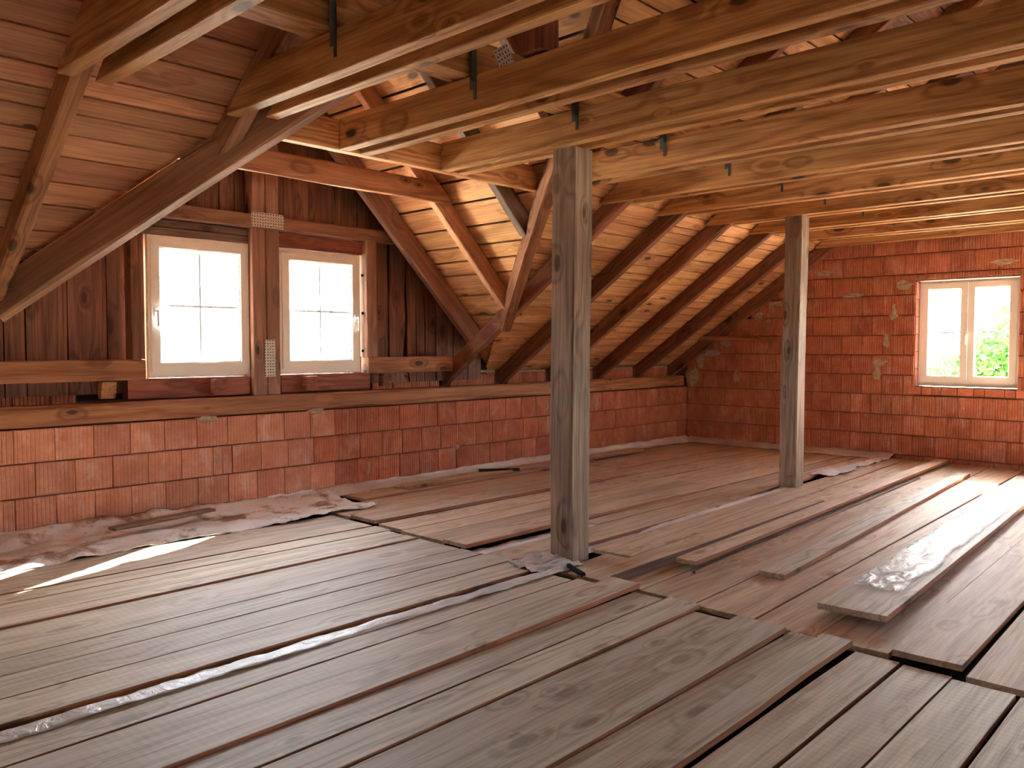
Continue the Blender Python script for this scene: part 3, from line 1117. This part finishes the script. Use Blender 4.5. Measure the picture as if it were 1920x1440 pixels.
# trimmer and tie across the dormer
o = beam('trimmer', (2.50, 4.49, ZC + 0.095), (5.00, 4.49, ZC + 0.095), 0.078, 0.19, W_COLLAR, seg=8, wane=0.01, cut0=(0.7, 0), cut1=(-0.9, 0), seed=551)
tag(o, 'horizontal trimmer closing the collar ties at the dormer mouth', 'beam')
o = beam('dormer_tie', (2.50, 5.525, 2.715), (4.94, 5.525, 2.715), 0.075, 0.175, W_PLATE, seg=10, wane=0.03, cut0=(1.0, 0), cut1=(-1.0, 0), seed=552)
tag(o, 'horizontal tie spanning the dormer in front of the windows', 'beam')

# ------------------------------------------------------------------ dormer window wall
YW = 6.44
WX = [(2.73, 3.61, 1.12, 2.235), (3.885, 4.75, 1.12, 2.225)]
wd = mk('wall_dormer', [], [], M_DARK)
struct(wd, 'boarded dormer wall around the two windows')


def cell(x0, x1, z0, z1a, z1b, y, th=0.02):
    vs = [(x0, y, z0), (x1, y, z0), (x1, y, z1b), (x0, y, z1a), (x0, y + th, z0), (x1, y + th, z0), (x1, y + th, z1b), (x0, y + th, z1a)]
    fs = [(0, 1, 2, 3), (7, 6, 5, 4), (0, 4, 5, 1), (1, 5, 6, 2), (2, 6, 7, 3), (3, 7, 4, 0)]
    return vs, fs


bx = [0.85, WX[0][0], WX[0][1], DXC, WX[1][0], WX[1][1], 6.58]
vs, fs = [], []
for a, b in zip(bx, bx[1:]):
    w_ = [q for q in WX if abs(q[0] - a) < 1e-6]
    zs = [(0.95, None)] if not w_ else [(0.95, w_[0][2]), (w_[0][3], None)]
    for z0, z1 in zs:
        za, zb2 = (DPZ(a) + .02, DPZ(b) + .02) if z1 is None else (z1, z1)
        za, zb2 = max(za, z0 + .01), max(zb2, z0 + .01)
        v, f = cell(a, b, z0, za, zb2, 6.63)
        fs += [tuple(i + len(vs) for i in q) for q in f]
        vs += v
mk('backing', vs, fs, M_DARK, wd)


def wboard(x0, x1, z0, y=6.585, th=0.024, lv=0.0, mat=W_WALL):
    """upright board up to the dormer roof, local X along the grain (up)"""
    n = 10
    s1, s2 = rnd.uniform(0, 99), rnd.uniform(0, 99)
    za, zb_ = DPZ(x0) - 0.005, DPZ(x1) - 0.005
    xm = (x0 + x1) / 2
    vs, fs = [], []
    for i in range(n + 1):
        f = i / n
        zl = z0 + (za - z0) * f
        zr = z0 + (zb_ - z0) * f
        a = x0 + 0.004 * noise.noise(Vector((zl * 2, s1, 0))) + lv * max(0, noise.noise(Vector((zl * 1.7, s1, 4))) * 1.6)
        b = x1 - 0.004 * noise.noise(Vector((zr * 2, s2, 0))) - lv * max(0, noise.noise(Vector((zr * 1.7, s2, 4))) * 1.6)
        vs += [(zl - z0, xm - a, 0), (zr - z0, xm - b, 0), (zr - z0, xm - b, th), (zl - z0, xm - a, th)]
    for i in range(n):
        for k in range(4):
            p = i * 4 + k
            q = i * 4 + (k + 1) % 4
            fs.append((p, q, q + 4, p + 4))
    fs += [(3, 2, 1, 0), tuple(n * 4 + k for k in range(4))]
    o = mk('wall_board', vs, fs, mat, wd)
    m = Matrix(((0, -1, 0), (0, 0, 1), (1, 0, 0))).to_4x4()      # local X -> Z, Y -> -X, Z -> Y
    m.translation = (xm, y + rnd.uniform(0, 0.006), z0)
    o.matrix_world = m
    return o


lft = [0.95, 1.2, 1.45, 1.60, 1.76, 1.90, 2.18, 2.46, 2.70]
for a, b in zip(lft, lft[1:]):
    wboard(a + 0.004, b - 0.004, 1.0, lv=0.0)
rgt = [4.78, 4.93, 5.15, 5.38, 5.515, 5.63, 5.78, 6.03, 6.25, 6.45]
for n_, (a, b) in enumerate(zip(rgt, rgt[1:])):
    if DPZ(b) < 1.15:
        continue
    wboard(a + (0.02 if n_ in (2, 3) else 0.005), b - 0.005, 1.0, lv=0.05 if n_ in (2, 3) else 0.008)
ups = [2.70, 2.93, 3.11, 3.38, 3.52, 3.66, 3.80, 3.99, 4.25, 4.53, 4.78]
for a, b in zip(ups, ups[1:]):
    wboard(a + 0.004, b - 0.004, 2.30)

fr = []


def member(name, p0, p1, w, h, mat, label, up=(0, 1, 0), cat='beam', **kw):
    o = beam(name, p0, p1, w, h, mat, up=up, **kw)
    return tag(o, label, cat)


TH = 0.12
yc = YW + TH / 2
RZ = dict(up=(0, 0, 1))
member('wall_rail', (1.56, yc, 1.18), (2.685, yc, 1.18), TH, 0.158, W_PLATE, 'horizontal rail left of the left dormer window', **RZ, seg=5)
member('wall_rail', (4.80, yc, 1.18), (5.885, yc, 1.18), TH, 0.158, W_PLATE, 'horizontal rail between the right dormer window and the rafter', **RZ, seg=5)
member('header_beam', (2.30, yc, 2.425), (5.10, yc, 2.425), TH, 0.115, W_FRAME, 'header beam running over both dormer windows', **RZ, seg=10, cut0=(1, 0), cut1=(-1, 0))
member('sill_beam', (2.56, YW + 0.09, 1.033), (3.58, YW + 0.09, 1.033), 0.11, 0.155, W_RED, 'reddish beam under the left dormer window', **RZ, seg=5)
member('sill_beam', (3.88, YW + 0.09, 1.033), (4.84, YW + 0.09, 1.033), 0.11, 0.155, W_RED, 'reddish split beam under the right dormer window', **RZ, seg=5)
member('jamb_post', (2.63, yc, 1.262), (2.63, yc, 2.365), 0.105, TH, W_WALL, 'upright jamb post left of the left dormer window', cat='post', seg=5)
member('jamb_post', (4.845, yc, 1.262), (4.845, yc, 2.365), 0.125, TH, W_FRAME, 'upright jamb post right of the right dormer window', cat='post', seg=5)
c1_ = member('centre_post', (3.66, yc, 0.945), (3.66, yc, 2.366), 0.128, TH, W_FRAME, 'left half of the double post between the dormer windows', cat='post', seg=7)
c2_ = member('centre_post', (3.79, yc, 0.945), (3.79, yc, 2.366), 0.128, TH, W_FRAME, 'right half of the double post between the dormer windows', cat='post', seg=7)
member('gable_stud', (3.66, yc, 2.484), (3.66, yc, DZ(3.66) - 0.02), 0.125, TH, W_FRAME, 'left upright stud above the header beam', cat='post', seg=5)
member('gable_stud', (3.79, yc, 2.484), (3.79, yc, DZ(3.79) - 0.02), 0.125, TH, W_FRAME, 'right upright stud above the header beam', cat='post', seg=5)
member('lintel_plank', (2.70, 6.53, 2.335), (3.59, 6.53, 2.335), 0.05, 0.062, W_GREY, 'upper grey plank above the left dormer window', **RZ, seg=4)
member('lintel_plank', (2.70, 6.53, 2.270), (3.59, 6.53, 2.270), 0.05, 0.062, W_GREY, 'lower grey plank above the left dormer window', **RZ, seg=4)
member('lintel_plank', (3.86, 6.53, 2.297), (4.78, 6.53, 2.297), 0.05, 0.125, W_RED, 'dark red plank above the right dormer window', **RZ, seg=4)
for k_, (x, mt) in enumerate(((2.39, W_PLATE), (3.27, W_RED), (4.135, W_RED), (4.99, W_RAFTER))):
    member('corbel_block', (x, YW - 0.045, 1.035), (x, YW + 0.03, 1.035), 0.105, 0.125, mt,
           ['small beam end poking out under the left rail', 'small beam end poking out under the left dormer window', 'small beam end poking out under the right dormer window', 'small beam end poking out under the right rail'][k_], cat='block', **RZ, seg=2, cut0=(-0.25, 0))


def plate(parent, x, z, w, h):
    o = bevel_box('nail_plate', (w, 0.003, h), M_PERF, 0, None, (x, YW - 0.003, z))
    o.parent = parent
    o.matrix_parent_inverse = parent.matrix_world.inverted()
    return o


bpy.context.view_layer.update()
plate(bpy.data.objects['header_beam'], 3.745, 2.44, 0.31, 0.125)
plate(c2_, 3.75, 1.26, 0.10, 0.32)


# ------------------------------------------------------------------ windows
def bar(name, x0, x1, y0, y1, z0, z1, mat, parent, bev=0.003):
    o = bevel_box(name, (x1 - x0, y1 - y0, z1 - z0), mat, bev, parent, ((x0 + x1) / 2, (y0 + y1) / 2, (z0 + z1) / 2))
    return o


def ring(name, x0, x1, z0, z1, t, y0, y1, mat, parent=None, tb=None):
    tb = tb or t
    vs, fs = boxes([(x0, x1, y0, y1, z0, z0 + tb), (x0, x1, y0, y1, z1 - t, z1), (x0, x0 + t, y0, y1, z0 + tb, z1 - t), (x1 - t, x1, y0, y1, z0 + tb, z1 - t)])
    return mk(name, vs, fs, mat, parent)


def handle(parent, x, y, z, flip=1):
    r = bevel_box('handle', (0.03, 0.012, 0.07), M_HANDLE, 0.004, parent, (x, y - 0.006, z))
    vs = []
    g = beam('lever', (0, -0.04, 0.005), (0.0, -0.045, -0.115), 0.018, 0.014, M_HANDLE, up=(0, 1, 0), seg=3)
    g.parent = r
    n_ = beam('neck', (0, -0.004, 0.005), (0, -0.046, 0.005), 0.018, 0.018, M_HANDLE, seg=1)
    n_.parent = r
    return r


def window(idx, width, height, leaves, place, label):
    """casement window in local XZ, outside towards +Y"""
    root = ring('window_%d' % idx, 0, width, 0, height, 0.045, 0.0, 0.07, M_WHITE, tb=0.065)
    struct(root, label)
    iw = width - 0.05
    lw = iw / leaves
    for k in range(leaves):
        a = 0.025 + k * lw + 0.002
        b = a + lw - 0.004
        s = ring('sash', a, b, 0.045, height - 0.025, 0.068, -0.014, 0.05, M_WHITE, root)
        ring('glazing_bead', a + 0.066, b - 0.066, 0.111, height - 0.091, 0.012, 0.0, 0.03, M_WHITE, s)
        bar('glass_pane', a + 0.06, b - 0.06, 0.024, 0.028, 0.105, height - 0.085, M_GLASS, s, 0)
        zm = (0.045 + height - 0.025) / 2
        bar('muntin', a + 0.068, b - 0.068, 0.018, 0.036, zm - 0.008, zm + 0.008, M_MUNTIN, s)
        if leaves == 1:
            xm = (a + b) / 2
            bar('muntin', xm - 0.008, xm + 0.008, 0.016, 0.038, 0.113, height - 0.093, M_MUNTIN, s)
    root.matrix_world = place
    return root


for i, (x0, x1, z0, z1) in enumerate(WX):
    w = window(i + 1, x1 - x0, z1 - z0, 1, Matrix.Translation((x0, 6.505, z0)), ['left dormer window, white single casement', 'right dormer window, white single casement'][i])
    handle(w, 0.06 if i == 0 else (x1 - x0) - 0.06, -0.014, (z1 - z0) * 0.46)
    portal(((x0 + x1) / 2, 6.60, (z0 + z1) / 2), (x1 - x0 - 0.1, z1 - z0 - 0.1), (0, -1, 0))
    s = beam('foam_seal', (0.0, 0.0, -0.02), (0.0, 0.0, z1 - z0 - 0.6 * i * 0), 0.018, 0.016, M_SEAL, up=(0, 1, 0), seg=24, wane=0.006, bow=0.02)
    s.parent = w
    s.location = (-0.006, -0.006, -0.02)
    # steel fixing tabs at the jamb
    for k in range(3):
        tb = bevel_box('fixing_tab', (0.05, 0.004, 0.025), M_STEEL, 0.002, w, (x1 - x0 + 0.03, -0.012, 0.2 + 0.36 * k))
# gable window: two leaves, seen from inside: local X runs towards -Y
for i, (y0, y1, z0, z1) in enumerate(GW):
    pm = Matrix.Translation((XG + 0.10, y1 - 0.012, z0 + 0.012)) @ Matrix.Rotation(-pi / 2, 4, 'Z')
    w = window(3 + i, y1 - y0 - 0.024, z1 - z0 - 0.024, 2, pm, ['white two-leaf window in the brick gable wall', 'second two-leaf gable window, unseen, added for daylight', 'third two-leaf gable window, unseen, added for daylight'][i])
    handle(w, (y1 - y0) / 2 - 0.012, -0.014, 0.60)
    portal((XG + 0.25, (y0 + y1) / 2, (z0 + z1) / 2), (y1 - y0 - 0.05, z1 - z0 - 0.05), (-1, 0, 0))
for (a, b, c, d) in OPEN:
    ym = (c + d) / 2
    portal((a / 2 + b / 2, ym, PZ(2 * YR - ym) + 0.02), (1.0, 1.45), (0, sin(S35), -cos(S35)))

# batten nailed across the end rafter
o = beam('batten', (10.325, 6.14, 1.475), (10.325, 5.06, 1.46), 0.03, 0.07, W_PLATE, seg=3, wane=0.004)
tag(o, 'pale batten nailed level across the end rafter at the brick gable wall', 'batten')

# ------------------------------------------------------------------ outside
gr = mk('ground_outside', [(-60, -60, -5.6), (160, -60, -5.6), (160, 120, -5.6), (-60, 120, -5.6)], [(0, 1, 2, 3)], M_EARTH)
struct(gr)


# tiled eaves outside the dormer and along the wall
ev = mk('roof_eaves', [(XB, 6.67, 0.98), (XG + 0.3, 6.67, 0.98), (XG + 0.3, 7.5, 0.40), (XB, 7.5, 0.40), (XB, 6.67, 0.94), (XG + 0.3, 6.67, 0.94), (XG + 0.3, 7.5, 0.36), (XB, 7.5, 0.36)],
        [(0, 1, 2, 3), (7, 6, 5, 4), (0, 4, 5, 1), (1, 5, 6, 2), (2, 6, 7, 3), (3, 7, 4, 0)], M_TILE)
struct(ev)


def tree(x, y, zc, rx, rz, n, seed, label):
    r = random.Random(seed)
    root = empty('tree', (x, y, -5.6))
    tag(root, label, 'tree')
    vs, fs = [], []
    lobes = [(Vector((r.uniform(-1, 1) * rx * .6, r.uniform(-1, 1) * rx * .6, r.uniform(-.7, .8) * rz)), r.uniform(.35, .6)) for _ in range(14)]
    for i in range(n):
        c, k = r.choice(lobes)
        d = Vector((r.gauss(0, 1), r.gauss(0, 1), r.gauss(0, 1))).normalized()
        p = c + Vector((d.x * rx * k, d.y * rx * k, d.z * rz * k)) * r.uniform(.55, 1.0)
        s = r.uniform(.07, .13)
        t1 = Vector((r.gauss(0, 1), r.gauss(0, 1), r.gauss(0, 1))).normalized()
        t2 = t1.orthogonal().normalized()
        b = len(vs)
        vs += [p - t1 * s, p + t2 * s * .45, p + t1 * s, p - t2 * s * .45]
        fs.append((b, b + 1, b + 2, b + 3))
    o = mk('foliage', vs, fs, M_LEAF, root)
    o.location = (0, 0, zc + 5.6)
    o['kind'] = 'stuff'
    tk = beam('trunk', (0, 0, 0), (0.1, 0.05, zc + 5.6), 0.28, 0.28, M_BARK, up=(0, 1, 0), seg=6, wane=0.05, bow=0.1)
    tk.parent = root
    for k in range(5):
        a = k * 1.3
        bq = beam('branch', (0, 0, zc + 3.6 + k * 0.3), (cos(a) * rx * .6, sin(a) * rx * .6, zc + 5.6 + rz * 0.3), 0.08, 0.08, M_BARK, up=(0, 1, 0.3), seg=3)
        bq.parent = root
    return root


tree(21.5, 4.75, 0.5, 1.15, 1.45, 5200, 5, 'leafy green tree filling the right pane of the gable window')
tree(24.0, 6.75, -0.35, 1.5, 1.35, 4200, 8, 'lower leafy tree behind the left pane of the gable window')
hs = empty('house', (86, 24.5, -5.6))
tag(hs, 'distant house with grey roof seen through the gable window', 'house')
o = mk('house_wall', *boxes([(-4, 4, -3.5, 3.5, 0, 5.4)]), M_HOUSE, hs)
o = mk('house_roof', [(-4.4, -4, 5.3), (4.4, -4, 5.3), (4.4, 4, 5.3), (-4.4, 4, 5.3), (-4.4, 0, 8.0), (4.4, 0, 8.0)], [(0, 1, 5, 4), (2, 3, 4, 5), (0, 4, 3), (1, 2, 5), (0, 3, 2, 1)], M_ROOFT, hs)
